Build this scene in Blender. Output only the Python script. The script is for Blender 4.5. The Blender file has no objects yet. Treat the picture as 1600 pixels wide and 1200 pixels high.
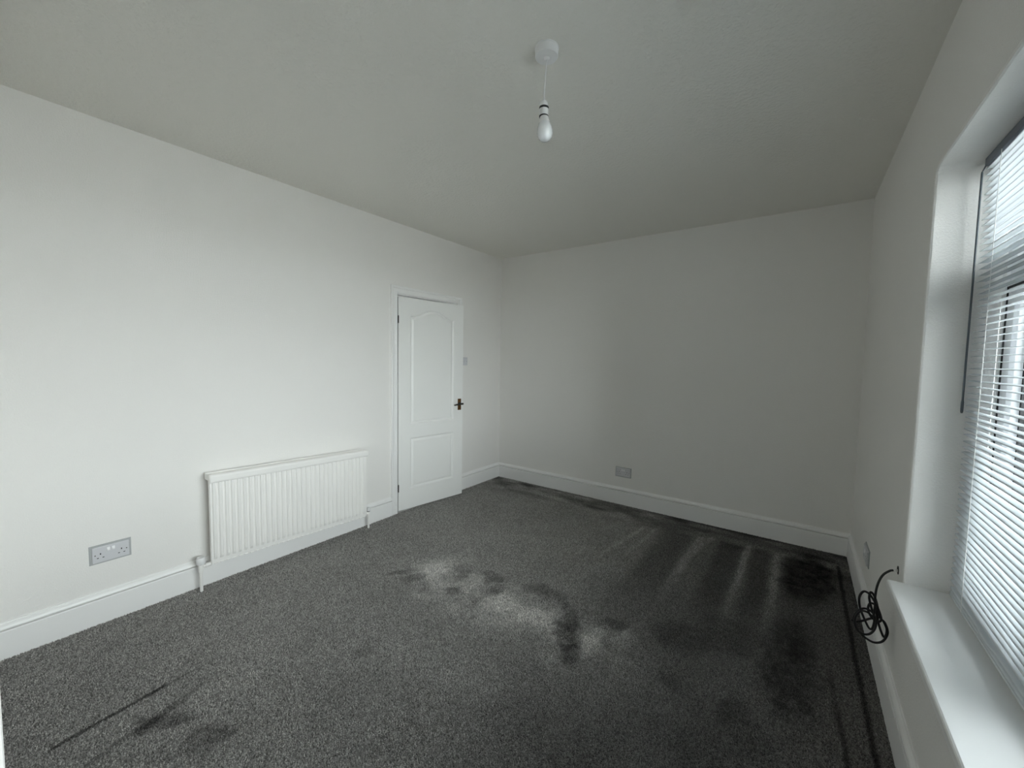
import bpy, bmesh, math, random
import numpy as np
from mathutils import Vector, Matrix

random.seed(7)
scene = bpy.context.scene
COL = scene.collection
PI = math.pi

# ------------------------------------------------------------------ room size
W, H = 3.3245, 2.6125          # left wall x=0, window wall x=W, far wall y=0
REAR = -4.40                   # wall behind the camera
WT = 0.27                      # outer wall thickness
WY0, WY1 = -3.80, -1.735       # window opening
SILL, WTOP = 0.58, 2.155
DY0, DY1, DTOP = -1.525, -0.770, 1.988   # clear door opening

# ------------------------------------------------------------------ camera
cam = bpy.data.cameras.new('camera')
cam.sensor_fit = 'HORIZONTAL'
cam.sensor_width = 36.0
cam.lens = 36.0 * 629.6214 / 1600.0
cam.clip_start = 0.02
cam_o = bpy.data.objects.new('camera', cam)
COL.objects.link(cam_o)
cam_o.location = (2.96079763, -3.87827505, 1.42956793)
cam_o.rotation_euler = (1.50890447, -0.0168085457, 0.622988474)
scene.camera = cam_o

# ------------------------------------------------------------------ daylight
world = bpy.data.worlds.new('overcast_sky')
scene.world = world
world.use_nodes = True
bg = world.node_tree.nodes['Background']
bg.inputs['Color'].default_value = (0.955, 0.98, 1.0, 1)
bg.inputs['Strength'].default_value = 6.0
portal = bpy.data.lights.new('window_portal', 'AREA')
portal.shape = 'RECTANGLE'
portal.size, portal.size_y = WY1 - WY0, WTOP - SILL
portal.cycles.is_portal = True
po = bpy.data.objects.new('window_portal', portal)
COL.objects.link(po)
po.location = (W + 0.262, (WY0 + WY1) / 2, (SILL + WTOP) / 2)
po.rotation_euler = Matrix(((0, 0, 1), (1, 0, 0), (0, 1, 0))).to_euler()   # -Z points into the room (-X)

scene.view_settings.view_transform = 'Standard'
scene.view_settings.look = 'None'
scene.view_settings.gamma = 1.0
scene.view_settings.use_curve_mapping = False
scene.view_settings.exposure = 1.55
scene.cycles.max_bounces = 14
scene.cycles.diffuse_bounces = 8
scene.cycles.glossy_bounces = 4
scene.cycles.transparent_max_bounces = 16
scene.cycles.sample_clamp_indirect = 10.0
scene.cycles.caustics_reflective = False
scene.cycles.caustics_refractive = False

# ------------------------------------------------------------------ materials
def new_mat(name):
    m = bpy.data.materials.new(name)
    m.use_nodes = True
    nt = m.node_tree
    return m, nt, nt.nodes['Principled BSDF']

def node(nt, typ, **kw):
    n = nt.nodes.new(typ)
    for k, v in kw.items():
        setattr(n, k, v)
    return n

def plain(name, col, rough=0.5, metal=0.0, bump=0.0, scale=200.0, var=0.0, vscale=3.0, spec=0.5, dist=0.001):
    """painted / moulded surface: colour, faint mottling and fine relief from noise"""
    m, nt, b = new_mat(name)
    b.inputs['Base Color'].default_value = (*col, 1)
    b.inputs['Roughness'].default_value = rough
    b.inputs['Metallic'].default_value = metal
    b.inputs['Specular IOR Level'].default_value = spec
    tc = node(nt, 'ShaderNodeTexCoord')
    if var:
        n = node(nt, 'ShaderNodeTexNoise')
        n.inputs['Scale'].default_value = vscale
        n.inputs['Detail'].default_value = 5
        nt.links.new(tc.outputs['Object'], n.inputs['Vector'])
        r = node(nt, 'ShaderNodeMix', data_type='RGBA')
        r.inputs[6].default_value = (*[c * (1 - var) for c in col], 1)
        r.inputs[7].default_value = (*[min(1, c * (1 + var)) for c in col], 1)
        nt.links.new(n.outputs['Fac'], r.inputs[0])
        nt.links.new(r.outputs[2], b.inputs['Base Color'])
    if bump:
        n = node(nt, 'ShaderNodeTexNoise')
        n.inputs['Scale'].default_value = scale
        n.inputs['Detail'].default_value = 3
        nt.links.new(tc.outputs['Object'], n.inputs['Vector'])
        bp = node(nt, 'ShaderNodeBump')
        bp.inputs['Strength'].default_value = bump
        bp.inputs['Distance'].default_value = dist
        nt.links.new(n.outputs['Fac'], bp.inputs['Height'])
        nt.links.new(bp.outputs['Normal'], b.inputs['Normal'])
    return m

def wall_mat(name, col, fine, fscale, coarse):
    """emulsion over old plaster: stipple from the roller plus slow undulation"""
    m, nt, b = new_mat(name)
    b.inputs['Roughness'].default_value = 0.6
    b.inputs['Specular IOR Level'].default_value = 0.3
    tc = node(nt, 'ShaderNodeTexCoord')
    n0 = node(nt, 'ShaderNodeTexNoise'); n0.inputs['Scale'].default_value = 1.7; n0.inputs['Detail'].default_value = 3
    n1 = node(nt, 'ShaderNodeTexNoise'); n1.inputs['Scale'].default_value = fscale; n1.inputs['Detail'].default_value = 4
    n1.inputs['Roughness'].default_value = 0.65
    n2 = node(nt, 'ShaderNodeTexNoise'); n2.inputs['Scale'].default_value = 6.0; n2.inputs['Detail'].default_value = 4
    for n in (n0, n1, n2):
        nt.links.new(tc.outputs['Object'], n.inputs['Vector'])
    mx = node(nt, 'ShaderNodeMix', data_type='RGBA')
    mx.inputs[6].default_value = (*[c * 0.985 for c in col], 1)
    mx.inputs[7].default_value = (*[c * 1.015 for c in col], 1)
    nt.links.new(n0.outputs['Fac'], mx.inputs[0])
    nt.links.new(mx.outputs[2], b.inputs['Base Color'])
    b1 = node(nt, 'ShaderNodeBump'); b1.inputs['Strength'].default_value = fine; b1.inputs['Distance'].default_value = 0.005
    b2 = node(nt, 'ShaderNodeBump'); b2.inputs['Strength'].default_value = coarse; b2.inputs['Distance'].default_value = 0.02
    nt.links.new(n1.outputs['Fac'], b1.inputs['Height'])
    nt.links.new(n2.outputs['Fac'], b2.inputs['Height'])
    nt.links.new(b2.outputs['Normal'], b1.inputs['Normal'])
    nt.links.new(b1.outputs['Normal'], b.inputs['Normal'])
    return m

M = {}
M['wall'] = wall_mat('white_wall_paint', (0.83, 0.815, 0.79), 0.5, 150, 0.04)
M['ceiling'] = wall_mat('ceiling_paint', (0.83, 0.815, 0.765), 1.0, 60, 0.06)
M['trim'] = plain('white_gloss_paint', (0.865, 0.86, 0.85), 0.32, bump=0.08, scale=60, var=0.01)
M['door'] = plain('white_door_paint', (0.85, 0.85, 0.83), 0.38, bump=0.06, scale=90, var=0.01)
M['radiator'] = plain('radiator_enamel', (0.865, 0.85, 0.825), 0.35, bump=0.05, scale=60, var=0.012)
M['upvc'] = plain('white_upvc', (0.82, 0.83, 0.85), 0.3)
M['slat'] = plain('white_slat_enamel', (0.72, 0.76, 0.79), 0.25)
M['rubber'] = plain('black_gasket_rubber', (0.012, 0.012, 0.014), 0.6)
M['cable'] = plain('black_cable_sheath', (0.008, 0.008, 0.009), 0.4)
M['plastic'] = plain('white_fitting_plastic', (0.80, 0.80, 0.80), 0.3)
M['plate'] = plain('pale_grey_faceplate', (0.62, 0.62, 0.64), 0.28)
M['pattress'] = plain('grey_backbox_rim', (0.42, 0.43, 0.43), 0.45)
M['hole'] = plain('socket_hole_black', (0.01, 0.01, 0.01), 0.7)
M['brass'] = plain('aged_brass', (0.17, 0.085, 0.028), 0.35, metal=0.8, var=0.25, vscale=40)
M['darkmetal'] = plain('dark_hinge_steel', (0.07, 0.065, 0.055), 0.45, metal=0.6)
M['wand'] = plain('grey_tinted_wand', (0.10, 0.12, 0.14), 0.25)
M['headrail'] = plain('headrail_backlit_tone', (0.13, 0.15, 0.18), 0.4)  # dark colour paints in the headrail's backlit shade
M['cord'] = plain('white_cord', (0.78, 0.78, 0.77), 0.6)
M['asphalt'] = plain('pavement_grey', (0.58, 0.57, 0.555), 0.9, var=0.15, vscale=2)
M['masonry'] = plain('outer_masonry', (0.5, 0.45, 0.4), 0.9, var=0.1)

# frosted bulb
m, nt, b = new_mat('pearl_bulb_glass')
b.inputs['Base Color'].default_value = (0.86, 0.88, 0.90, 1)
b.inputs['Roughness'].default_value = 0.12
b.inputs['Subsurface Weight'].default_value = 0.4
b.inputs['Subsurface Radius'].default_value = (0.02, 0.02, 0.02)
b.inputs['Coat Weight'].default_value = 0.6
b.inputs['Coat Roughness'].default_value = 0.04
M['bulb'] = m

# thin window glass: clear pane with a fresnel reflection
m, nt, b = new_mat('clear_pane_glass')
nt.nodes.remove(b)
tr = node(nt, 'ShaderNodeBsdfTransparent'); tr.inputs['Color'].default_value = (0.94, 0.97, 0.965, 1)
gl = node(nt, 'ShaderNodeBsdfGlossy'); gl.inputs['Roughness'].default_value = 0.02
fr = node(nt, 'ShaderNodeFresnel'); fr.inputs['IOR'].default_value = 1.45
mx = node(nt, 'ShaderNodeMixShader')
nt.links.new(fr.outputs[0], mx.inputs[0]); nt.links.new(tr.outputs[0], mx.inputs[1]); nt.links.new(gl.outputs[0], mx.inputs[2])
nt.links.new(mx.outputs[0], nt.nodes['Material Output'].inputs['Surface'])
M['glass'] = m

# carpet: two-tone pile speckle, brushed nap and painted window-side shade from the mesh attribute, fine relief
m, nt, b = new_mat('dark_grey_carpet')
b.inputs['Roughness'].default_value = 0.95
b.inputs['Specular IOR Level'].default_value = 0.1
tc = node(nt, 'ShaderNodeTexCoord')
b.inputs['Diffuse Roughness'].default_value = 1.0
n1 = node(nt, 'ShaderNodeTexNoise'); n1.inputs['Scale'].default_value = 260; n1.inputs['Detail'].default_value = 2
nt.links.new(tc.outputs['Object'], n1.inputs['Vector'])
rp = node(nt, 'ShaderNodeValToRGB')
rp.color_ramp.elements[0].position = 0.30; rp.color_ramp.elements[0].color = (0.105, 0.101, 0.097, 1)
rp.color_ramp.elements[1].position = 0.72; rp.color_ramp.elements[1].color = (0.54, 0.524, 0.50, 1)
nt.links.new(n1.outputs['Fac'], rp.inputs[0])
at = node(nt, 'ShaderNodeAttribute', attribute_name='nap_shade')
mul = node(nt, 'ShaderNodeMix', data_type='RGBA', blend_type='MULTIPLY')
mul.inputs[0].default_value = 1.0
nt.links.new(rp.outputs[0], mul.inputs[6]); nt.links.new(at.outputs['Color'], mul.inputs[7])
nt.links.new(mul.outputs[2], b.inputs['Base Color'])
M['carpet'] = m

# ------------------------------------------------------------------ mesh helpers
class MB:
    def __init__(self):
        self.v, self.f = [], []
    def add(self, vs, fs):
        o = len(self.v)
        self.v += [tuple(p) for p in vs]
        self.f += [tuple(i + o for i in f) for f in fs]
        return self
    def box(self, x0, x1, y0, y1, z0, z1):
        return self.add([(x0, y0, z0), (x1, y0, z0), (x1, y1, z0), (x0, y1, z0), (x0, y0, z1), (x1, y0, z1), (x1, y1, z1), (x0, y1, z1)],
                        [(0, 3, 2, 1), (4, 5, 6, 7), (0, 1, 5, 4), (1, 2, 6, 5), (2, 3, 7, 6), (3, 0, 4, 7)])
    def loft(self, rings, cap=True, closed=True):
        n = len(rings[0]); vs = [p for r in rings for p in r]; fs = []
        for i in range(len(rings) - 1):
            for j in range(n if closed else n - 1):
                k = (j + 1) % n
                fs.append((i * n + j, i * n + k, (i + 1) * n + k, (i + 1) * n + j))
        if cap:
            fs.append(tuple(range(n - 1, -1, -1))); fs.append(tuple((len(rings) - 1) * n + j for j in range(n)))
        return self.add(vs, fs)
    def lathe(self, c, prof, seg=24, axis='z', cap=True):
        rings = []
        for r, h in prof:
            ring = []
            for k in range(seg):
                a = 2 * PI * k / seg
                p = (r * math.cos(a), r * math.sin(a), h)
                if axis == 'x': p = (h, p[0], p[1])
                if axis == 'y': p = (p[1], h, p[0])
                ring.append((c[0] + p[0], c[1] + p[1], c[2] + p[2]))
            rings.append(ring)
        return self.loft(rings, cap)
    def tube(self, pts, r, seg=8):
        pts = [Vector(p) for p in pts]; rings = []
        up = Vector((0.31, 0.2, 0.93)).normalized()
        for i, p in enumerate(pts):
            t = (pts[min(i + 1, len(pts) - 1)] - pts[max(i - 1, 0)]).normalized()
            up = (up - t * up.dot(t)).normalized(); s = t.cross(up)
            rr = r[i] if isinstance(r, (list, tuple)) else r
            rings.append([p + (up * math.cos(2 * PI * k / seg) + s * math.sin(2 * PI * k / seg)) * rr for k in range(seg)])
        return self.loft(rings)
    def build(self, name, mat, parent=None, smooth=False, bevel=0.0, loc=None, bseg=2):
        me = bpy.data.meshes.new(name)
        me.from_pydata(self.v, [], self.f)
        bm = bmesh.new(); bm.from_mesh(me)
        bmesh.ops.recalc_face_normals(bm, faces=bm.faces)
        if loc is not None:
            bmesh.ops.translate(bm, vec=-Vector(loc), verts=bm.verts)
        bm.to_mesh(me); bm.free()
        me.materials.append(M[mat])
        if smooth:
            me.shade_smooth()
        o = bpy.data.objects.new(name, me); COL.objects.link(o)
        if loc is not None: o.location = loc
        if bevel:
            bv = o.modifiers.new('bevel', 'BEVEL'); bv.width = bevel; bv.segments = bseg; bv.limit_method = 'ANGLE'
            bv.angle_limit = math.radians(40)
        if smooth:
            es = o.modifiers.new('split', 'EDGE_SPLIT'); es.split_angle = math.radians(38)
        if parent is not None:
            o.parent = parent
            o.matrix_parent_inverse = Matrix.Identity(4)
            if loc is None and not smooth:
                pass
            o.location = Vector(o.location) - parent_loc(parent)
        return o

def parent_loc(p):
    v = Vector(p.location)
    while p.parent is not None:
        p = p.parent; v = v + Vector(p.location)
    return v

def empty(name, loc, rz=0.0):
    o = bpy.data.objects.new(name, None); COL.objects.link(o)
    o.location = loc; o.rotation_euler.z = rz; o.empty_display_size = 0.1
    return o

def tag(o, label=None, cat=None, group=None, kind=None):
    if label: o['label'] = label
    if cat: o['category'] = cat
    if group: o['group'] = group
    if kind: o['kind'] = kind
    return o

def struct(o, label, cat):
    return tag(o, label, cat, kind='structure')

def spline(pts, n=8):
    """Catmull-Rom through the points"""
    P = [Vector(p) for p in pts]; P = [P[0] * 2 - P[1]] + P + [P[-1] * 2 - P[-2]]
    out = []
    for i in range(1, len(P) - 2):
        a, b_, c, d = P[i - 1:i + 3]
        for k in range(n):
            t = k / n
            out.append(0.5 * ((2 * b_) + (c - a) * t + (2 * a - 5 * b_ + 4 * c - d) * t * t + (3 * b_ - a - 3 * c + d) * t ** 3))
    out.append(P[-2])
    return out

# ------------------------------------------------------------------ floor (carpet) with painted shade and brushed nap
def vnoise(x, y, seed):
    rs = np.random.RandomState(seed); T = rs.rand(256, 256)
    xi, yi = np.floor(x).astype(int), np.floor(y).astype(int); fx, fy = x - xi, y - yi
    fx = fx * fx * (3 - 2 * fx); fy = fy * fy * (3 - 2 * fy)
    g = lambda a, b_: T[a % 256, b_ % 256]
    return (g(xi, yi) * (1 - fx) + g(xi + 1, yi) * fx) * (1 - fy) + (g(xi, yi + 1) * (1 - fx) + g(xi + 1, yi + 1) * fx) * fy
def fbm(x, y, s, seed, o=4):
    t = 0; a = 0.5
    for k in range(o):
        t = t + a * vnoise(x * s + 17.3 * k, y * s + 5.1 * k, seed + k); s *= 2.1; a *= 0.5
    return t / (1 - 0.5 ** o)
def sstep(a, b_, v):
    t = np.clip((v - a) / (b_ - a), 0, 1); return t * t * (3 - 2 * t)

nx, ny = 300, 400
def nap_shade_map(gx, gy):
    """how the pile lies, with shade painted in towards the window: 1 = as laid, above = brushed pale, below = brushed dark"""
    n1, n2 = fbm(gx, gy, 5, 11), fbm(gx, gy, 5, 31)
    h1, h2 = fbm(gx, gy, 22, 61, 3), fbm(gx, gy, 22, 71, 3)
    wx = gx + 0.14 * (n1 - 0.5) + 0.07 * (h1 - 0.5); wy = gy + 0.14 * (n2 - 0.5) + 0.07 * (h2 - 0.5)
    rough = fbm(gx, gy, 30, 81, 3)
    def blob(cx, cy, rx, ry, rot=0.0, soft=0.42):
        c, s = math.cos(rot), math.sin(rot); dx, dy = wx - cx, wy - cy
        d = np.sqrt(((dx * c + dy * s) / rx) ** 2 + ((-dx * s + dy * c) / ry) ** 2)
        return (1 - sstep(1 - soft, 1 + soft, d)) * (0.55 + 0.9 * (rough - 0.1)).clip(0, 1.1)
    def stroke(x0, y0, x1, y1, w, wob=0.2, fade=0.0):
        px, py = gx + wob * (wx - gx), gy + wob * (wy - gy)
        dx, dy = x1 - x0, y1 - y0; L = math.hypot(dx, dy)
        t = np.clip(((px - x0) * dx + (py - y0) * dy) / L ** 2, 0, 1)
        d = np.hypot(px - x0 - t * dx, py - y0 - t * dy)
        return (1 - sstep(w * 0.25, w, d)) * (1 - fade * sstep(0.25, 1.0, t))
    nap_shade = 0.98 + 0.22 * (fbm(gx, gy, 2.2, 3) - 0.5) + 0.16 * (fbm(gx, gy, 9, 4) - 0.5)
    # disturbed pile: a wandering strip of lifted nap with trodden dents in it
    band = np.exp(-((wy + 2.06 + 0.03 * np.sin(wx * 5)) / 0.17) ** 2) * sstep(0.70, 1.0, wx) * (1 - sstep(2.25, 2.6, wx))
    nap_shade = nap_shade + band * (0.40 + 1.7 * np.clip(fbm(gx, gy, 7, 5) - 0.42, -.12, 1))
    for bx, by, rx, ry, ro, k in [(0.84, -2.19, .03, .10, -.5, .42), (0.98, -2.17, .04, .10, -.6, .45), (1.10, -2.20, .05, .05, 0, .28), (1.18, -1.92, .05, .07, .3, .3),
                                  (1.30, -2.10, .06, .05, .2, .48), (1.40, -1.86, .07, .05, 0, .48), (1.53, -1.96, .05, .07, 0, .45), (1.50, -2.09, .05, .05, 0, .3),
                                  (1.75, -1.80, .14, .07, .2, .35), (1.95, -1.93, .05, .13, .1, .5), (2.03, -2.05, .06, .15, .2, .58), (2.11, -2.16, .05, .09, .2, .5),
                                  (2.18, -1.83, .07, .06, 0, .5), (2.50, -1.72, .16, .12, .3, .36), (2.55, -2.05, .05, .06, 0, .3), (2.78, -2.05, .06, .08, 0, .32),
                                  (2.70, -1.55, .13, .16, 0, .3), (0.985, -3.46, .035, .11, -.8, .5), (1.22, -3.36, .06, .06, 0, .38), (1.30, -2.75, .06, .05, 0, .22),
                                  (2.99, -1.60, .12, .40, 0, .6), (1.65, -2.9, .3, .22, .4, .14), (2.3, -2.75, .40, .32, .1, .22), (2.85, -2.4, .25, .35, 0, .22), (1.0, -2.0, .10, .08, 0, -.3), (1.30, -1.97, .12, .07, .3, -.3), (1.62, -2.06, .14, .07, .2, -.25),
                                  (1.85, -2.05, .10, .10, 0, -.25), (2.17, -2.02, .05, .14, .2, -.5), (2.27, -1.92, .05, .08, 0, -.4), (1.15, -2.28, .10, .04, -.3, -.25), (2.05, -2.26, .08, .05, 0, -.3)]:
        nap_shade = nap_shade * (1 - k * blob(bx, by, rx, ry, ro))
    # vacuum passes running up to the far wall
    fade = sstep(-1.85, -0.95, wy) * (1 - sstep(-0.36, -0.24, wy))
    q = gx + 0.25 * (wx - gx)
    stripes = (0.08 * (sstep(1.75, 1.85, q) - sstep(2.02, 2.10, q)) - 0.34 * (sstep(2.05, 2.12, q) - sstep(2.26, 2.33, q))
               + 0.02 * (sstep(2.31, 2.35, q) - sstep(2.46, 2.52, q)) - 0.40 * (sstep(2.46, 2.53, q) - sstep(2.62, 2.68, q))
               - 0.42 * (sstep(2.71, 2.76, q) - sstep(2.82, 2.87, q)) - 0.30 * sstep(2.89, 2.95, q))
    nap_shade = nap_shade * (1 + fade * stripes)
    for s in [(1.93, -.42, 1.79, -1.35, .03, .40), (2.02, -.40, 1.96, -1.2, .025, .32), (2.36, -.36, 2.32, -1.55, .045, .55), (2.44, -.30, 2.36, -.62, .035, .4), (2.695, -.30, 2.665, -1.6, .036, .85),
              (2.885, -.36, 2.885, -1.6, .036, .65), (2.93, -.30, 2.82, -.36, .05, .45), (1.72, -.45, 1.60, -.9, .03, .15)]:
        nap_shade = nap_shade * (1 + s[5] * stroke(*s[:5], fade=1.0) * (0.6 + 0.8 * rough))
    nap_shade = nap_shade * (1 - 0.75 * blob(3.07, -0.55, .15, .38, 0, .4))
    # swirled, untidy pile along the far wall
    edge = sstep(-0.55, -0.20, wy)
    nap_shade = nap_shade * (1 + edge * (1.7 * (fbm(gx * 0.6, gy * 1.6, 7, 41) - 0.60)))
    nap_shade = nap_shade * (1 - 0.35 * sstep(-0.10, -0.04, gy) * sstep(1.6, 2.2, gx))
    nap_shade = nap_shade * (1 - 0.45 * sstep(1.55, 2.6, wx))          # painted shade: pile colour ramps darker towards the window wall
    # dents left by furniture
    for s in [(0.83, -3.72, 0.79, -3.40, .016, .70, 0), (0.79, -3.40, 0.78, -3.22, .014, .45, .8), (0.99, -3.52, 0.90, -3.28, .03, .5, .7), (1.02, -3.68, 0.97, -3.52, .02, .3, 0),
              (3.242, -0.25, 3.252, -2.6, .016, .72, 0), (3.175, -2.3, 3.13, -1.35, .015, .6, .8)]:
        nap_shade = nap_shade * (1 - s[5] * stroke(*s[:5], wob=.10, fade=s[6]))
    return np.clip(nap_shade, 0.07, 1.9)
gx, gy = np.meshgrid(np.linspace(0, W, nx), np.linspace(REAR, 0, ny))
nap_shade = nap_shade_map(gx, gy)

zz = np.full_like(gx, -0.008)
vs = np.stack([gx, gy, zz], -1).reshape(-1, 3)
idx = np.arange(nx * ny).reshape(ny, nx)
fs = np.stack([idx[:-1, :-1], idx[:-1, 1:], idx[1:, 1:], idx[1:, :-1]], -1).reshape(-1, 4)
me = bpy.data.meshes.new('floor')
me.from_pydata(vs.tolist(), [], fs.tolist())
at = me.attributes.new('nap_shade', 'FLOAT_COLOR', 'POINT')
c = np.ones((nx * ny, 4), np.float32); c[:, :3] = nap_shade.reshape(-1, 1)
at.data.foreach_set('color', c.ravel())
me.materials.append(M['carpet']); me.shade_smooth()
floor = bpy.data.objects.new('floor', me); COL.objects.link(floor)
struct(floor, 'dark grey cut pile carpet with vacuum marks and trodden patches', 'carpet')
# the pile itself: one small leaning tuft every few millimetres
def pile(x0, x1, y0, y1, step):
    rs = np.random.RandomState(5)
    px, py = np.meshgrid(np.arange(x0, x1, step), np.arange(y0, y1, step)); px, py = px.ravel(), py.ravel()
    n = len(px); px = px + rs.uniform(-.5, .5, n) * step; py = py + rs.uniform(-.5, .5, n) * step
    k = nap_shade_map(px.reshape(1, -1), py.reshape(1, -1)).ravel()
    a = rs.uniform(0, 2 * PI, n); r = step * rs.uniform(.62, .86, n); h = rs.uniform(.0060, .0100, n) * (0.75 + 0.25 * k.clip(.2, 1.3))
    v = np.zeros((n, 4, 3), np.float32)
    for j in range(3):
        v[:, j, 0] = px + r * np.cos(a + j * 2 * PI / 3); v[:, j, 1] = py + r * np.sin(a + j * 2 * PI / 3); v[:, j, 2] = -.0085
    v[:, 3, 0] = px + rs.normal(-.0006, .0026, n); v[:, 3, 1] = py + rs.normal(.0006, .0026, n); v[:, 3, 2] = -.0085 + h
    f = (np.array([[0, 1, 3], [1, 2, 3], [2, 0, 3]])[None] + 4 * np.arange(n)[:, None, None]).reshape(-1)
    me = bpy.data.meshes.new('carpet_pile')
    me.vertices.add(4 * n); me.vertices.foreach_set('co', v.ravel())
    me.loops.add(len(f)); me.loops.foreach_set('vertex_index', f.astype(np.int32))
    me.polygons.add(3 * n); me.polygons.foreach_set('loop_start', np.arange(0, len(f), 3, dtype=np.int32))
    me.update(calc_edges=True)
    at = me.attributes.new('nap_shade', 'FLOAT_COLOR', 'POINT')
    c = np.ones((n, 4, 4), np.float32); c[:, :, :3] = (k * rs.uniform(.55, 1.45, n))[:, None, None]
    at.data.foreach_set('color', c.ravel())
    me.materials.append(M['carpet'])
    o = bpy.data.objects.new('carpet_pile', me); COL.objects.link(o); o.parent = floor
    return tag(o, kind='stuff')
pile(.02, W - .02, -3.95, -.02, .0060)

# ------------------------------------------------------------------ walls and ceiling
struct(MB().box(-1.3, W + WT, REAR - 0.15, 0.15, H, H + 0.2).build('ceiling', 'ceiling'), 'off-white textured ceiling above the whole room', 'ceiling')
lw = MB()
for a in [(REAR, DY0 - .03, 0, H), (DY0 - .03, DY1 + .03, DTOP + .03, H), (DY1 + .03, 0, 0, H)]:
    lw.box(-0.12, 0, a[0], a[1], a[2] - (0.05 if a[2] == 0 else 0), a[3])
struct(lw.build('wall_left', 'wall'), 'white painted wall with the radiator and the door', 'wall')
struct(MB().box(-0.12, W + WT, 0, 0.15, -0.05, H).build('wall_back', 'wall'), 'white far wall with a double socket near the skirting', 'wall')
struct(MB().box(-0.12, W + WT, REAR - 0.15, REAR, -0.05, H).build('wall_rear', 'wall'), 'white wall behind the viewer', 'wall')
struct(MB().box(0, 1.9, REAR, -3.8515, -0.05, H).build('wall_chimney_breast', 'wall', bevel=0.006), 'white projecting wall edge at the lower left corner of the picture', 'wall')
# hallway behind the door
hw = MB()
hw.box(-1.3, -1.2, -2.2, -0.1, -0.05, H).box(-1.2, -0.12, -2.3, -2.2, -0.05, H).box(-1.2, -0.12, -0.2, -0.1, -0.05, H).box(-1.3, -0.12, -2.3, -0.1, -0.15, -0.05).box(-0.12, 0, -2.3, -0.1, -0.20, -0.0505).box(-0.2, 0.0, DY0 - .02, DY1 + .02, -0.06, -0.006)
struct(hw.build('wall_hallway', 'wall'), 'dark unlit hallway seen through the gap above the door', 'wall')

def ring_wall(name, x0, x1, outer, inner, soft, mat):
    """wall slab with a hole; the hole has softened plaster corners and a rounded arris on the room side"""
    bm = bmesh.new()
    def loop(pts, x): return [bm.verts.new((x, p[0], p[1])) for p in pts]
    def edges(l): return [bm.edges.new((l[i], l[(i + 1) % len(l)])) for i in range(len(l))]
    def off(pts, d):
        cy = sum(p[0] for p in pts) / len(pts); cz = sum(p[1] for p in pts) / len(pts)
        return [(p[0] + math.copysign(d, p[0] - cy), p[1] + math.copysign(d, p[1] - cz)) for p in pts]
    o0, o1 = loop(outer, x0), loop(outer, x1)
    rings = [loop(off(inner, soft), x0), loop(off(inner, soft * 0.3), x0 + soft * 0.3), loop(inner, x0 + soft), loop(inner, x1)]
    E = [edges(l) for l in (o0, o1, rings[0], rings[-1])]
    bmesh.ops.triangle_fill(bm, use_beauty=True, edges=E[0] + E[2])
    bmesh.ops.triangle_fill(bm, use_beauty=True, edges=E[1] + E[3])
    for a, b_ in [(o0, o1)] + list(zip(rings[:-1], rings[1:])):
        n = len(a)
        for i in range(n):
            bm.faces.new((a[i], a[(i + 1) % n], b_[(i + 1) % n], b_[i]))
    bmesh.ops.recalc_face_normals(bm, faces=bm.faces)
    me = bpy.data.meshes.new(name); bm.to_mesh(me); bm.free(); me.materials.append(M[mat])
    o = bpy.data.objects.new(name, me); COL.objects.link(o)
    return o
r = 0.028
hole = [(WY0, SILL - .03), (WY1, SILL - .03)]
hole += [(WY1 - r + r * math.cos(a), WTOP - r + r * math.sin(a)) for a in np.linspace(0, PI / 2, 7)]
hole += [(WY0 + r - r * math.sin(a), WTOP - r + r * math.cos(a)) for a in np.linspace(0, PI / 2, 7)]
struct(ring_wall('wall_right', W, W + WT, [(REAR, -0.05), (0, -0.05), (0, H), (REAR, H)], hole, 0.008, 'wall'),
       'white window wall with a deep plastered window recess', 'wall')
struct(MB().box(W + WT + 0.02, 60, -40, 40, -0.6, -0.5).build('ground', 'asphalt'), 'pale pavement outside the window', 'ground')

# ------------------------------------------------------------------ skirting boards
SK = [(0, -.02), (.020, -.02), (.020, .126), (.0190, .1285), (.0010, .1292), (.0010, .1350), (.0175, .1358), (.0180, .141), (.0155, .149), (.011, .156), (.006, .161), (.005, .166), (0, .166)]
def skirt(name, fn0, fn1, label):
    o = MB().loft([[fn0(d, z) for d, z in SK], [fn1(d, z) for d, z in SK]]).build(name, 'trim')
    return struct(o, label, 'skirting board')
skirt('baseboard_back', lambda d, z: (d, -d, z), lambda d, z: (W - d, -d, z), 'white moulded skirting board along the far wall')
skirt('baseboard_left', lambda d, z: (d, REAR + d, z), lambda d, z: (d, DY0 - .078, z), 'white skirting board running behind the radiator')
skirt('baseboard_left', lambda d, z: (d, DY1 + .078, z), lambda d, z: (d, -d, z), 'short white skirting board between the door and the far corner')
skirt('baseboard_right', lambda d, z: (W - d, REAR + d, z), lambda d, z: (W - d, -d, z), 'white skirting board below the window')

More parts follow.
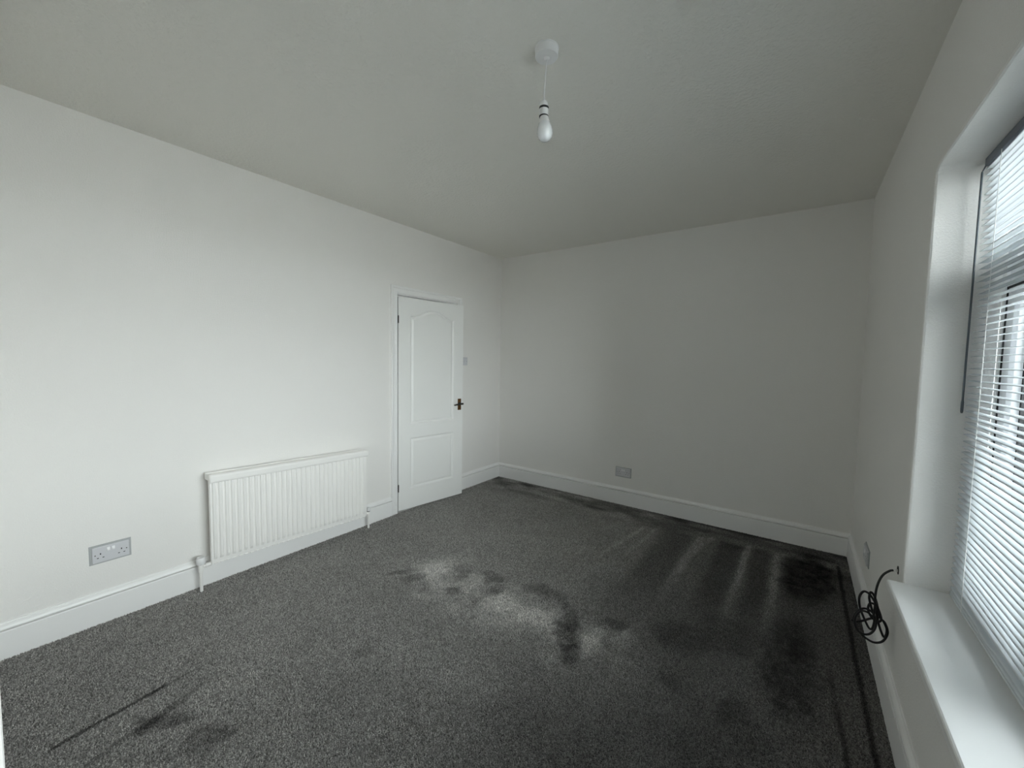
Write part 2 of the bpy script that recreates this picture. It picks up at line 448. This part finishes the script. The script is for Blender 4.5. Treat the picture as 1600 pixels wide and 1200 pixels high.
# ------------------------------------------------------------------ door
door = struct(empty('door_1', (0, DY0, 0)), 'white two panel door with arched upper panel standing ajar', 'door')
fr = MB()
fr.box(-.12, 0, DY0 - .03, DY0, -.02, DTOP + .03).box(-.12, 0, DY1, DY1 + .03, -.02, DTOP + .03).box(-.12, 0, DY0, DY1, DTOP, DTOP + .03)
fr.box(-.075, -.04, DY0, DY0 + .013, -.02, DTOP).box(-.075, -.04, DY1 - .013, DY1, -.02, DTOP).box(-.075, -.04, DY0 + .013, DY1 - .013, DTOP - .013, DTOP)
fr.build('door_frame', 'trim', door)
AR = [(0, 0), (.008, 0), (.013, .006), (.013, .018), (.011, .022), (.011, .045), (.016, .050), (.018, .056), (.018, .066), (.015, .070), (0, .070)]   # thickness, distance from the opening
g = .006
def arch_leg(y, sgn):
    return MB().loft([[(t, y + sgn * (g + w), -.01) for t, w in AR], [(t, y + sgn * (g + w), DTOP + g + w) for t, w in AR]]).build('architrave', 'trim', door)
arch_leg(DY0, -1); arch_leg(DY1, 1)
MB().loft([[(t, DY0 - g - w, DTOP + g + w) for t, w in AR], [(t, DY1 + g + w, DTOP + g + w) for t, w in AR]]).build('architrave', 'trim', door)

DW, DH, DT = 0.742, 1.958, 0.038
DANG = math.radians(8.6)
def arch_outline(s0, s1, z0, zs, zt, n=33):
    pts = [(s0, z0), (s1, z0)]
    for k in range(n):                                   # ogee head: shoulders sweep up to the crown
        t = k / (n - 1); u = max(0.0, abs(2 * t - 1) - .06) / .94
        flat = 0.10
        e = 0 if u > 1 - flat else 0.5 + 0.5 * math.cos(PI * u / (1 - flat))
        pts.append((s1 + (s0 - s1) * t, zs + (zt - zs) * e))
    return pts
def inset(pts, d):
    n = len(pts); out = []
    for i in range(n):
        a, b_, c = Vector(pts[i - 1]), Vector(pts[i]), Vector(pts[(i + 1) % n])
        n1 = Vector((-(b_ - a).y, (b_ - a).x)).normalized(); n2 = Vector((-(c - b_).y, (c - b_).x)).normalized()
        m_ = (n1 + n2).normalized(); out.append(tuple(b_ + m_ * (d / max(0.5, m_.dot(n1)))))
    return out
upper = arch_outline(.125, DW - .118, .795, 1.800, 1.868)
lower = [(.125, .190), (DW - .118, .190), (DW - .118, .668), (.125, .668)]
bm = bmesh.new()
def lp(pts, x): return [bm.verts.new((x, s, z)) for s, z in pts]
def le(l): return [bm.edges.new((l[i], l[(i + 1) % len(l)])) for i in range(len(l))]
rect = [(0, 0), (DW, 0), (DW, DH), (0, DH)]
fo, bo = lp(rect, 0.0), lp(rect, -DT)
E = le(fo); panels = []
for pts in (upper, lower):
    l0 = lp(pts, 0.0); E += le(l0); panels.append((pts, l0))
bmesh.ops.triangle_fill(bm, use_beauty=True, edges=E)
for i in range(4):
    bm.faces.new((fo[i], fo[(i + 1) % 4], bo[(i + 1) % 4], bo[i]))
bm.faces.new(bo)
for pts, l0 in panels:                                   # stuck moulding pressed into the leaf
    prev = l0
    for d, x in [(.003, -.003), (.010, -.011), (.015, -.013), (.018, -.0125)]:
        cur = lp(inset(pts, d), x)
        for i in range(len(cur)):
            j = (i + 1) % len(cur); bm.faces.new((prev[i], prev[j], cur[j], cur[i]))
        prev = cur
    bm.faces.new(prev)
bmesh.ops.recalc_face_normals(bm, faces=bm.faces)
me = bpy.data.meshes.new('door_leaf'); bm.to_mesh(me); bm.free(); me.materials.append(M['door'])
leaf = bpy.data.objects.new('door_leaf', me); COL.objects.link(leaf)
leaf.parent = door; leaf.location = (0.008, 0.003, 0.010); leaf.rotation_euler.z = -DANG
def field(pts, name):                                    # raised field inside each moulding
    p0, p1, p2 = inset(pts, .0185), inset(pts, .030), inset(pts, .034)
    o = MB().loft([[(-.0124, s, z) for s, z in p0], [(-.0055, s, z) for s, z in p1], [(-.0040, s, z) for s, z in p2]]).build(name, 'door')
    o.parent = leaf
field(upper, 'upper_panel'); field(lower, 'lower_panel')
hz, hs = 0.945, DW - .045
hp = MB().box(0, .004, hs - .021, hs + .021, hz - .058, hz + .058).build('handle_plate', 'brass', bevel=.0015); hp.parent = leaf
tag(hp, 'aged brass backplate'); hp.pop('category', None)
lv = MB().lathe((0, hs, hz + .008), [(.012, .004), (.012, .010), (.008, .016), (.008, .046), (.010, .052), (.009, .056)], 16, 'x')
lv.tube(spline([(.048, hs + .012, hz + .008), (.049, hs - .01, hz + .008), (.050, hs - .045, hz + .006), (.046, hs - .085, hz + .001), (.042, hs - .095, hz - .001)], 5), [.010] * 6 + [.0085] * 8 + [.007] * 7, 10)
lv = lv.build('lever', 'darkmetal', smooth=True); lv.parent = leaf; tag(lv, 'dark brass lever')
kh = MB().lathe((0, hs, hz - .03), [(.004, .0042), (.004, .0048)], 10, 'x').build('keyhole', 'hole'); kh.parent = hp
for z in (0.19, 1.735):
    h = MB()
    for k in range(5):
        h.lathe((.0105, DY0 + .001, z + k * .0136), [(.0052, 0), (.0052, .0128)], 12)
    h.build('hinge', 'darkmetal', door)

# ------------------------------------------------------------------ radiator
RY0, RY1, RT, RB = -2.997, -1.915, 0.686, 0.125
RYC = (RY0 + RY1) / 2
def tilt(y, z): return z - 0.0335 * (y - RYC)           # it hangs a little out of level
rad = tag(empty('radiator', (0, RYC, 0)), 'white fluted panel radiator on the wall left of the door', 'radiator')
rb = MB()
npd = 32; pitch = (RY1 - RY0 - .016) / npd
ys, hh = [RY0, RY0 + .003, RY0 + .008], [-.006, 0, 0]
for k in range(npd):
    b0 = RY0 + .008 + k * pitch
    for f, h in [(.10, 0), (.24, .0075), (.62, .0075), (.76, 0)]:
        ys.append(b0 + f * pitch); hh.append(h)
ys += [RY1 - .008, RY1 - .003, RY1]; hh += [0, 0, -.006]
rows = [(RB, 0, -.006), (RB + .002, .5, 0), (RB + .006, .5, 0), (RB + .009, 0, 0), (RB + .030, 0, 0), (RB + .036, .45, 0), (RB + .048, 1, 0), (RT - .060, 1, 0), (RT - .045, .4, 0), (RT - .036, 0, 0), (RT - .010, 0, 0)]
XF = 0.096
vs, fs = [], []
for z, wgt, dx in rows:
    for y, h in zip(ys, hh):
        vs.append((XF + h * wgt * (1 if h > 0 else 0) + min(dx, h if h < 0 else 0) , y, tilt(y, z)))
n = len(ys)
for i in range(len(rows) - 1):
    for j in range(n - 1):
        fs.append((i * n + j, i * n + j + 1, (i + 1) * n + j + 1, (i + 1) * n + j))
rb.add(vs, fs)
# flat back of the panel with its edges
rb.loft([[(XF - .018, y, tilt(y, z)) for y, z in ((RY0, RB), (RY1, RB), (RY1, RT - .01), (RY0, RT - .01))], [(XF - .006, y, tilt(y, z)) for y, z in ((RY0, RB), (RY1, RB), (RY1, RT - .01), (RY0, RT - .01))]])
rb.build('panel', 'radiator', rad)
# convector fins behind
cf = MB()
cs = [(XF - .019, 0), (XF - .019, .010), (XF - .050, .014), (XF - .050, .024)]
cpts = []
for k in range(26):
    for x, dy in cs: cpts.append((x, RY0 + .05 + k * .0385 + dy * 1.6))
vs, fs = [], []
for x, y in cpts: vs += [(x, y, tilt(y, RB + .04)), (x, y, tilt(y, RT - .07))]
for k in range(len(cpts) - 1): fs.append((2 * k, 2 * k + 2, 2 * k + 3, 2 * k + 1))
cf.add(vs, fs).build('convector_fins', 'radiator', rad)
# rounded top rail
prof = [(.034, -.040), (.104, -.040), (.106, -.052), (.114, -.052), (.118, -.047), (.119, -.040), (.119, -.016), (.116, -.007), (.110, -.003), (.102, 0), (.098, -.001), (.096, -.007), (.046, -.007), (.044, 0), (.036, -.001), (.032, -.006), (.032, -.036)]
def rail_ring(y, k): 
    cx, cz = .071, -.025
    return [(cx + (x - cx) * k, y, tilt(y, RT + cz + (z - cz) * k)) for x, z in prof]
MB().loft([rail_ring(RY0 - .004, .80), rail_ring(RY0 - .002, .93), rail_ring(RY0 + .003, 1), rail_ring(RY1 - .003, 1), rail_ring(RY1 + .002, .93), rail_ring(RY1 + .004, .80)]).build('top_rail', 'radiator', rad)
def valve(y, zc, s, cap_r, cap_h, side):
    v = MB().lathe((.075, y, zc), [(.011, -.020), (.0135, -.018), (.0135, .012), (.011, .016)], 14)
    v.tube([(.075, y, zc), (.075, y - side * .020, zc), (.075, y - side * .024, zc), (.075, y - side * .052, zc)], [.0095, .0095, .013, .013], 12)
    v.build('valve_body', 'radiator', rad, smooth=True)
    MB().lathe((.075, y, zc + .018), [(cap_r * .9, 0), (cap_r, .003), (cap_r, cap_h - .006), (cap_r * .85, cap_h)], 18).build('valve_cap', 'plastic', rad, smooth=True)
    MB().lathe((.075, y, zc + .013), [(.0125, 0), (.0125, .006)], 14).build('valve_gap_ring', 'rubber', rad)  # black ring painting the dark gap between cap and body
    MB().lathe((.075, y, 0), [(.0088, -.02), (.0088, zc - .012)], 12).build('pipe', 'radiator', rad, smooth=True)
    MB().lathe((.075, y, zc - .03), [(.0125, 0), (.0125, .014)], 6).build('pipe_nut', 'radiator', rad)
valve(RY0 - .048, 0.146, 1, .0235, .040, -1)
valve(RY1 + .030, 0.122, 1, .014, .030, 1)

# ------------------------------------------------------------------ sockets and switch (local frame: face looks along +x)
def double_socket(loc, rz, label):
    t = tag(empty('double_socket', loc, rz), label, 'socket', 'double wall sockets')
    def part(mb, name, mat, par=t, **k):
        o = mb.build(name, mat, **k); o.parent = par; return o
    part(MB().loft([[(0, y * .0815, z * .0505) for y, z in ((-1, -1), (1, -1), (1, 1), (-1, 1))], [(.0045, y * .080, z * .049) for y, z in ((-1, -1), (1, -1), (1, 1), (-1, 1))]]), 'backbox_rim', 'pattress')
    fp = part(MB().box(.0045, .0125, -.0715, .0715, -.0415, .0415), 'faceplate', 'plate', bevel=.003)
    for s in (-1, 1):
        c = s * .0405
        for (y, z, w, h) in ((c, .004, .0022, .0040), (c - .0105, -.0165, .0035, .0019), (c + .0105, -.0165, .0035, .0019)):
            part(MB().box(.0122, .0128, y - w, y + w, z - h, z + h), 'pin_hole', 'hole', fp)
        part(MB().lathe((0, s * .0605, 0), [(.0028, .0122), (.0028, .0129)], 10, 'x'), 'screw', 'darkmetal', fp)
        k = MB().loft([[(.0120, s * .0095 + y, z) for y, z in ((-.0062, .012), (.0062, .012), (.0062, .032), (-.0062, .032))],
                       [(.0172, s * .0095 + y, z) for y, z in ((-.0056, .013), (.0056, .013), (.0056, .019), (-.0056, .019))]])
        part(k, 'rocker_switch', 'plastic', fp, bevel=.0008)
    return t
double_socket((0, -3.417, 0.365), 0, 'pale grey double socket on the left wall beside the radiator')
double_socket((1.568, 0, 0.320), -PI / 2, 'small grey double socket low on the far wall')
double_socket((W, -0.835, 0.335), PI, 'double socket on the window wall above the black cable coil')
sw = tag(empty('light_switch', (0, -0.640, 1.396)), 'pale grey light switch half hidden behind the door edge', 'light switch')
for mb, nm, mt, bv in ((MB().box(0, .009, -.043, .043, -.043, .043), 'faceplate', 'plate', .002), (MB().box(.0085, .0125, -.008, .008, -.014, .014), 'rocker_switch', 'plate', .001)):
    o = mb.build(nm, mt, bevel=bv); o.parent = sw
for s in (-1, 1):
    o = MB().lathe((0, s * .030, 0), [(.003, .0085), (.003, .0094)], 10, 'x').build('screw', 'darkmetal'); o.parent = sw

# ------------------------------------------------------------------ pendant lamp
PX, PY = 2.112, -2.504
pen = tag(empty('pendant_lamp', (PX, PY, H)), 'bare pearl bulb on a short white flex from the ceiling rose', 'lamp')
MB().lathe((PX, PY, H), [(.046, .001), (.046, -.003), (.0445, -.004), (.0435, -.029), (.0415, -.032), (.036, -.0335), (.012, -.035), (.009, -.041), (.005, -.043)], 40).build('ceiling_rose', 'plastic', pen, smooth=True)
hx = PX - .007
MB().tube(spline([(PX, PY, H - .04), (PX - .002, PY, H - .08), (PX - .006, PY, H - .14), (hx, PY, 2.420)], 6), .0026, 8).build('flex', 'cord', pen, smooth=True)
hd = MB().lathe((hx, PY, 2.425), [(.0045, 0), (.010, -.004), (.0155, -.012), (.0165, -.026)], 28).build('lamp_holder', 'plastic', pen, smooth=True)
MB().lathe((hx, PY, 2.399), [(.0182, 0), (.0182, -.0085)], 28).build('black_ring', 'rubber', pen, smooth=True)
MB().lathe((hx, PY, 2.3905), [(.0182, 0), (.0182, -.024)], 28).build('holder_skirt', 'plastic', pen, smooth=True)
MB().lathe((hx, PY, 2.3665), [(.0178, 0), (.0178, -.004)], 28).build('black_ring', 'rubber', pen, smooth=True)
bl = [(.0225, -.026), (.0258, -.036), (.0288, -.048), (.0300, -.060), (.0290, -.071), (.0250, -.081), (.0180, -.0885), (.009, -.0925), (.002, -.0935)]
bn = [(.0140, 0), (.0165, -.003), (.0180, -.012), (.0200, -.020), (.0226, -.0262)]
bulb = MB().lathe((0, 0, 0), bl, 36).build('bulb', 'bulb', smooth=True)
bulb.parent = pen; bulb.location = (hx - PX + .001, 0, 2.364 - H); bulb.rotation_euler = (0, math.radians(-5), 0)
nk = MB().lathe((0, 0, 0), bn, 36).build('bulb_neck', 'plastic', smooth=True)
nk.parent = bulb

# ------------------------------------------------------------------ window
win = struct(empty('window_1', (W + .20, (WY0 + WY1) / 2, SILL)), 'white framed window filling the deep recess', 'window')
X0, X1 = W + .196, W + .250
FW = .042
ZT = (1.702, 1.785)                                     # transom
def rect_frame(y0, y1, z0, z1, w, x0, x1):
    mb = MB()
    o = [(y0, z0), (y1, z0), (y1, z1), (y0, z1)]; i = [(y0 + w, z0 + w), (y1 - w, z0 + w), (y1 - w, z1 - w), (y0 + w, z1 - w)]
    i2 = [(y0 + w - .008, z0 + w - .008), (y1 - w + .008, z0 + w - .008), (y1 - w + .008, z1 - w + .008), (y0 + w - .008, z1 - w + .008)]
    R = [[(x1, *p) for p in o], [(x0, *p) for p in o], [(x0, *p) for p in i2], [(x0 + .010, *p) for p in i], [(x1, *p) for p in i]]
    vs = [p for q in R for p in q]; fs = []
    for a in range(5):
        b_ = (a + 1) % 5
        for k in range(4):
            fs.append((a * 4 + k, a * 4 + (k + 1) % 4, b_ * 4 + (k + 1) % 4, b_ * 4 + k))
    return mb.add(vs, fs)
rect_frame(WY0, WY1, SILL - .01, WTOP, FW, X0, X1).build('window_frame', 'upvc', win)
M1 = -2.420
MB().box(X0, X1, WY0 + FW, WY1 - FW, *ZT).build('transom', 'upvc', win, bevel=.004)
for y in (M1,):
    MB().box(X0, X1, y - .036, y + .036, SILL + FW - .01, ZT[0]).build('mullion', 'upvc', win, bevel=.004)
    MB().box(X0, X1, y - .036, y + .036, ZT[1], WTOP - FW).build('mullion', 'upvc', win, bevel=.004)
spans = [(WY1 - FW, M1 + .036), (M1 - .036, WY0 + FW)]
for k, (yb, ya) in enumerate(spans):
    for z0, z1, low in ((SILL + FW - .01, ZT[0], True), (ZT[1], WTOP - FW, False)):
        a, b_, c_, d_ = ya, yb, z0, z1
        if low and k == 0:
            rect_frame(ya, yb, z0, z1, .009, X0 - .007, X0 + .004).build('gasket', 'rubber', win)
            rect_frame(ya + .007, yb - .007, z0 + .007, z1 - .007, .062, X0 - .004, X1 - .005).build('sash', 'upvc', win)
            a, b_, c_, d_ = ya + .069, yb - .069, z0 + .069, z1 - .069
        rect_frame(a - .002, b_ + .002, c_ - .002, d_ + .002, .007, X0 + .021, X0 + .0265).build('gasket', 'rubber', win)
        MB().box(X0 + .026, X0 + .030, a + .002, b_ - .002, c_ + .002, d_ - .002).build('pane', 'glass', win)
# casement handle
hb = MB().box(X0 - .022, X0 - .003, -2.362, -2.340, 1.10, 1.20).box(X0 - .046, X0 - .022, -2.358, -2.344, 1.115, 1.135).box(X0 - .046, X0 - .036, -2.358, -2.344, 1.02, 1.135)
hb.build('window_handle', 'upvc', win, bevel=.003)
# sill board, nosing towards the room
SX = W - .046
pr = [(SX + .004, SILL - .030), (SX, SILL - .026), (SX, SILL - .006), (SX + .002, SILL - .002), (SX + .006, SILL), (X0 + .004, SILL), (X0 + .004, SILL - .0295), (SX + .02, SILL - .0295)]
MB().loft([[(x, WY1 - .0005, z) for x, z in pr], [(x, WY0 + .0005, z) for x, z in pr]]).build('window_sill', 'trim', win)

# ------------------------------------------------------------------ venetian blind
blind = tag(empty('venetian_blind', (W + .134, (WY0 + WY1) / 2, WTOP)), 'white horizontal slat blind lowered over the window', 'blind')
BX = W + .134
BY0, BY1 = WY0 + .012, WY1 - .012
MB().box(BX - .014, BX + .014, BY0, BY1, WTOP - .030, WTOP - .002).build('headrail', 'headrail', blind, bevel=.002)
MB().box(BX - .012, BX + .012, BY0 + .004, BY1 - .004, SILL + .004, SILL + .013).build('bottom_rail', 'slat', blind, bevel=.003)
SW, CR, TH = .0250, .0022, .0006
def slat_mesh(sag=None):
    mb = MB(); L = BY1 - BY0 - .006
    rings = []
    st = [(-.5, .55), (-.5 + .003 / L, .85), (-.5 + .007 / L, 1)] + ([(f, 1) for f in np.linspace(-.47, .47, 60)] if sag else []) + [(.5 - .007 / L, 1), (.5 - .003 / L, .85), (.5, .55)]
    for f, k in st:
        top, bot = [], []
        for q in range(6):
            u = -1 + 2 * q / 5
            z = CR * (1 - (u * k) ** 2) + (sag(f * L) if sag else 0)
            top.append((u * k * SW / 2, f * L, z + TH / 2)); bot.append((u * k * SW / 2, f * L, z - TH / 2))
        rings.append(top + bot[::-1])
    mb.loft(rings)
    me = bpy.data.meshes.new('slat'); me.from_pydata(mb.v, [], mb.f)
    bm = bmesh.new(); bm.from_mesh(me); bmesh.ops.recalc_face_normals(bm, faces=bm.faces); bm.to_mesh(me); bm.free()
    me.materials.append(M['slat']); me.shade_smooth()
    return me
sm = slat_mesh()
bent = slat_mesh(lambda y: -.010 * math.exp(-((y - (-2.10 - (BY0 + BY1) / 2)) / .045) ** 2))
PITCH = .0216
z0 = SILL + .022
ns = int((WTOP - .036 - z0) / PITCH) + 1
TILT = math.radians(-5.0)
for k in range(ns):
    o = bpy.data.objects.new('slat', bent if k == 1 else sm); COL.objects.link(o)
    o.parent = blind
    z = z0 + k * PITCH if k > 1 else z0 + k * .016
    o.location = (random.uniform(-.0008, .0008), random.uniform(-.002, .002), z - WTOP)
    o.rotation_euler = (random.uniform(-.0012, .0012), TILT + random.uniform(-.03, .03), 0)
for y in (-1.895, -2.77, -3.64):
    for dx in (-.0140, .0140):
        MB().tube([(BX + dx, y, WTOP - .03), (BX + dx, y, SILL + .010)], .0009, 6).build('ladder_cord', 'cord', blind)
wx_ = BX - .021
wd = MB().tube([(wx_ + .006, BY1 - .012, WTOP - .032), (wx_, BY1 - .010, WTOP - .050)], .002, 8)
wd.lathe((wx_, BY1 - .010, 0), [(.0026, 1.262), (.0040, 1.268), (.0040, 1.300), (.0031, 1.310), (.0031, 2.100), (.0025, 2.106)], 10)
wd.build('tilt_wand', 'wand', blind, smooth=True)

# ------------------------------------------------------------------ coiled aerial cable
def cp(cx, cy, dy=0.0):
    """sketch units of the coil -> the plane in which it hangs, edge on to the wall"""
    return (W + (cx - 668) * .000382, -1.648 + dy, .588 - (cy - 395) * .000578)
cable = tag(empty('coiled_cable', (W - .05, -1.648, .588)), 'black coiled cable hanging from a hole beside the window sill', 'cable')
path = [(636, 397, .004), (622, 398, .002), (600, 405, 0), (555, 440, 0), (525, 490, 0), (505, 550, -.004), (497, 620, -.008), (500, 690, -.01),
        (490, 760, -.01), (440, 740, -.014), (385, 745, -.016), (345, 800, -.016), (350, 870, -.014), (400, 915, -.01), (470, 905, -.008), (515, 850, -.006), (515, 780, -.004),
        (470, 735, 0), (405, 738, .004), (352, 790, .006), (335, 845, .006), (370, 905, .006), (440, 950, .006), (520, 970, .008), (590, 940, .008), (625, 870, .01), (600, 805, .01), (555, 770, .01),
        (530, 700, .008), (500, 630, .006), (465, 598, .004), (452, 640, 0), (475, 710, -.004), (505, 770, -.006), (495, 850, -.008), (465, 858, -.01), (415, 790, -.012), (375, 715, -.014),
        (366, 645, -.014), (395, 596, -.014), (440, 600, -.012), (485, 640, -.01), (530, 700, -.008), (560, 770, -.006), (530, 800, -.002), (480, 780, .002), (450, 730, .004), (465, 685, .006), (505, 690, .008),
        (525, 750, .01), (555, 840, .012), (602, 915, .014), (618, 850, .016), (560, 780, .014), (480, 800, .01), (420, 828, .006), (360, 848, 0), (335, 846, 0)]
MB().tube(spline([cp(*p) for p in path], 7), .0043, 8).build('cable_loop', 'cable', cable, smooth=True)
MB().tube([(W, -1.640, .588), Vector(cp(640, 396, .004)), Vector(cp(628, 397.5, .003))], [.0058, .0058, .0050], 12).build('white_sleeve', 'plastic', cable, smooth=True)
MB().lathe((W, -1.640, .590), [(.017, 0), (.017, -.0012), (.015, -.0016)], 20, 'x').build('wall_hole', 'hole', cable)
e0, e1 = Vector(cp(352, 847)), Vector(cp(312, 845))
MB().tube([e0, e0.lerp(e1, .3), e0.lerp(e1, .32), e1], [.0045, .0055, .0070, .0050], 8).build('plug', 'cable', cable)
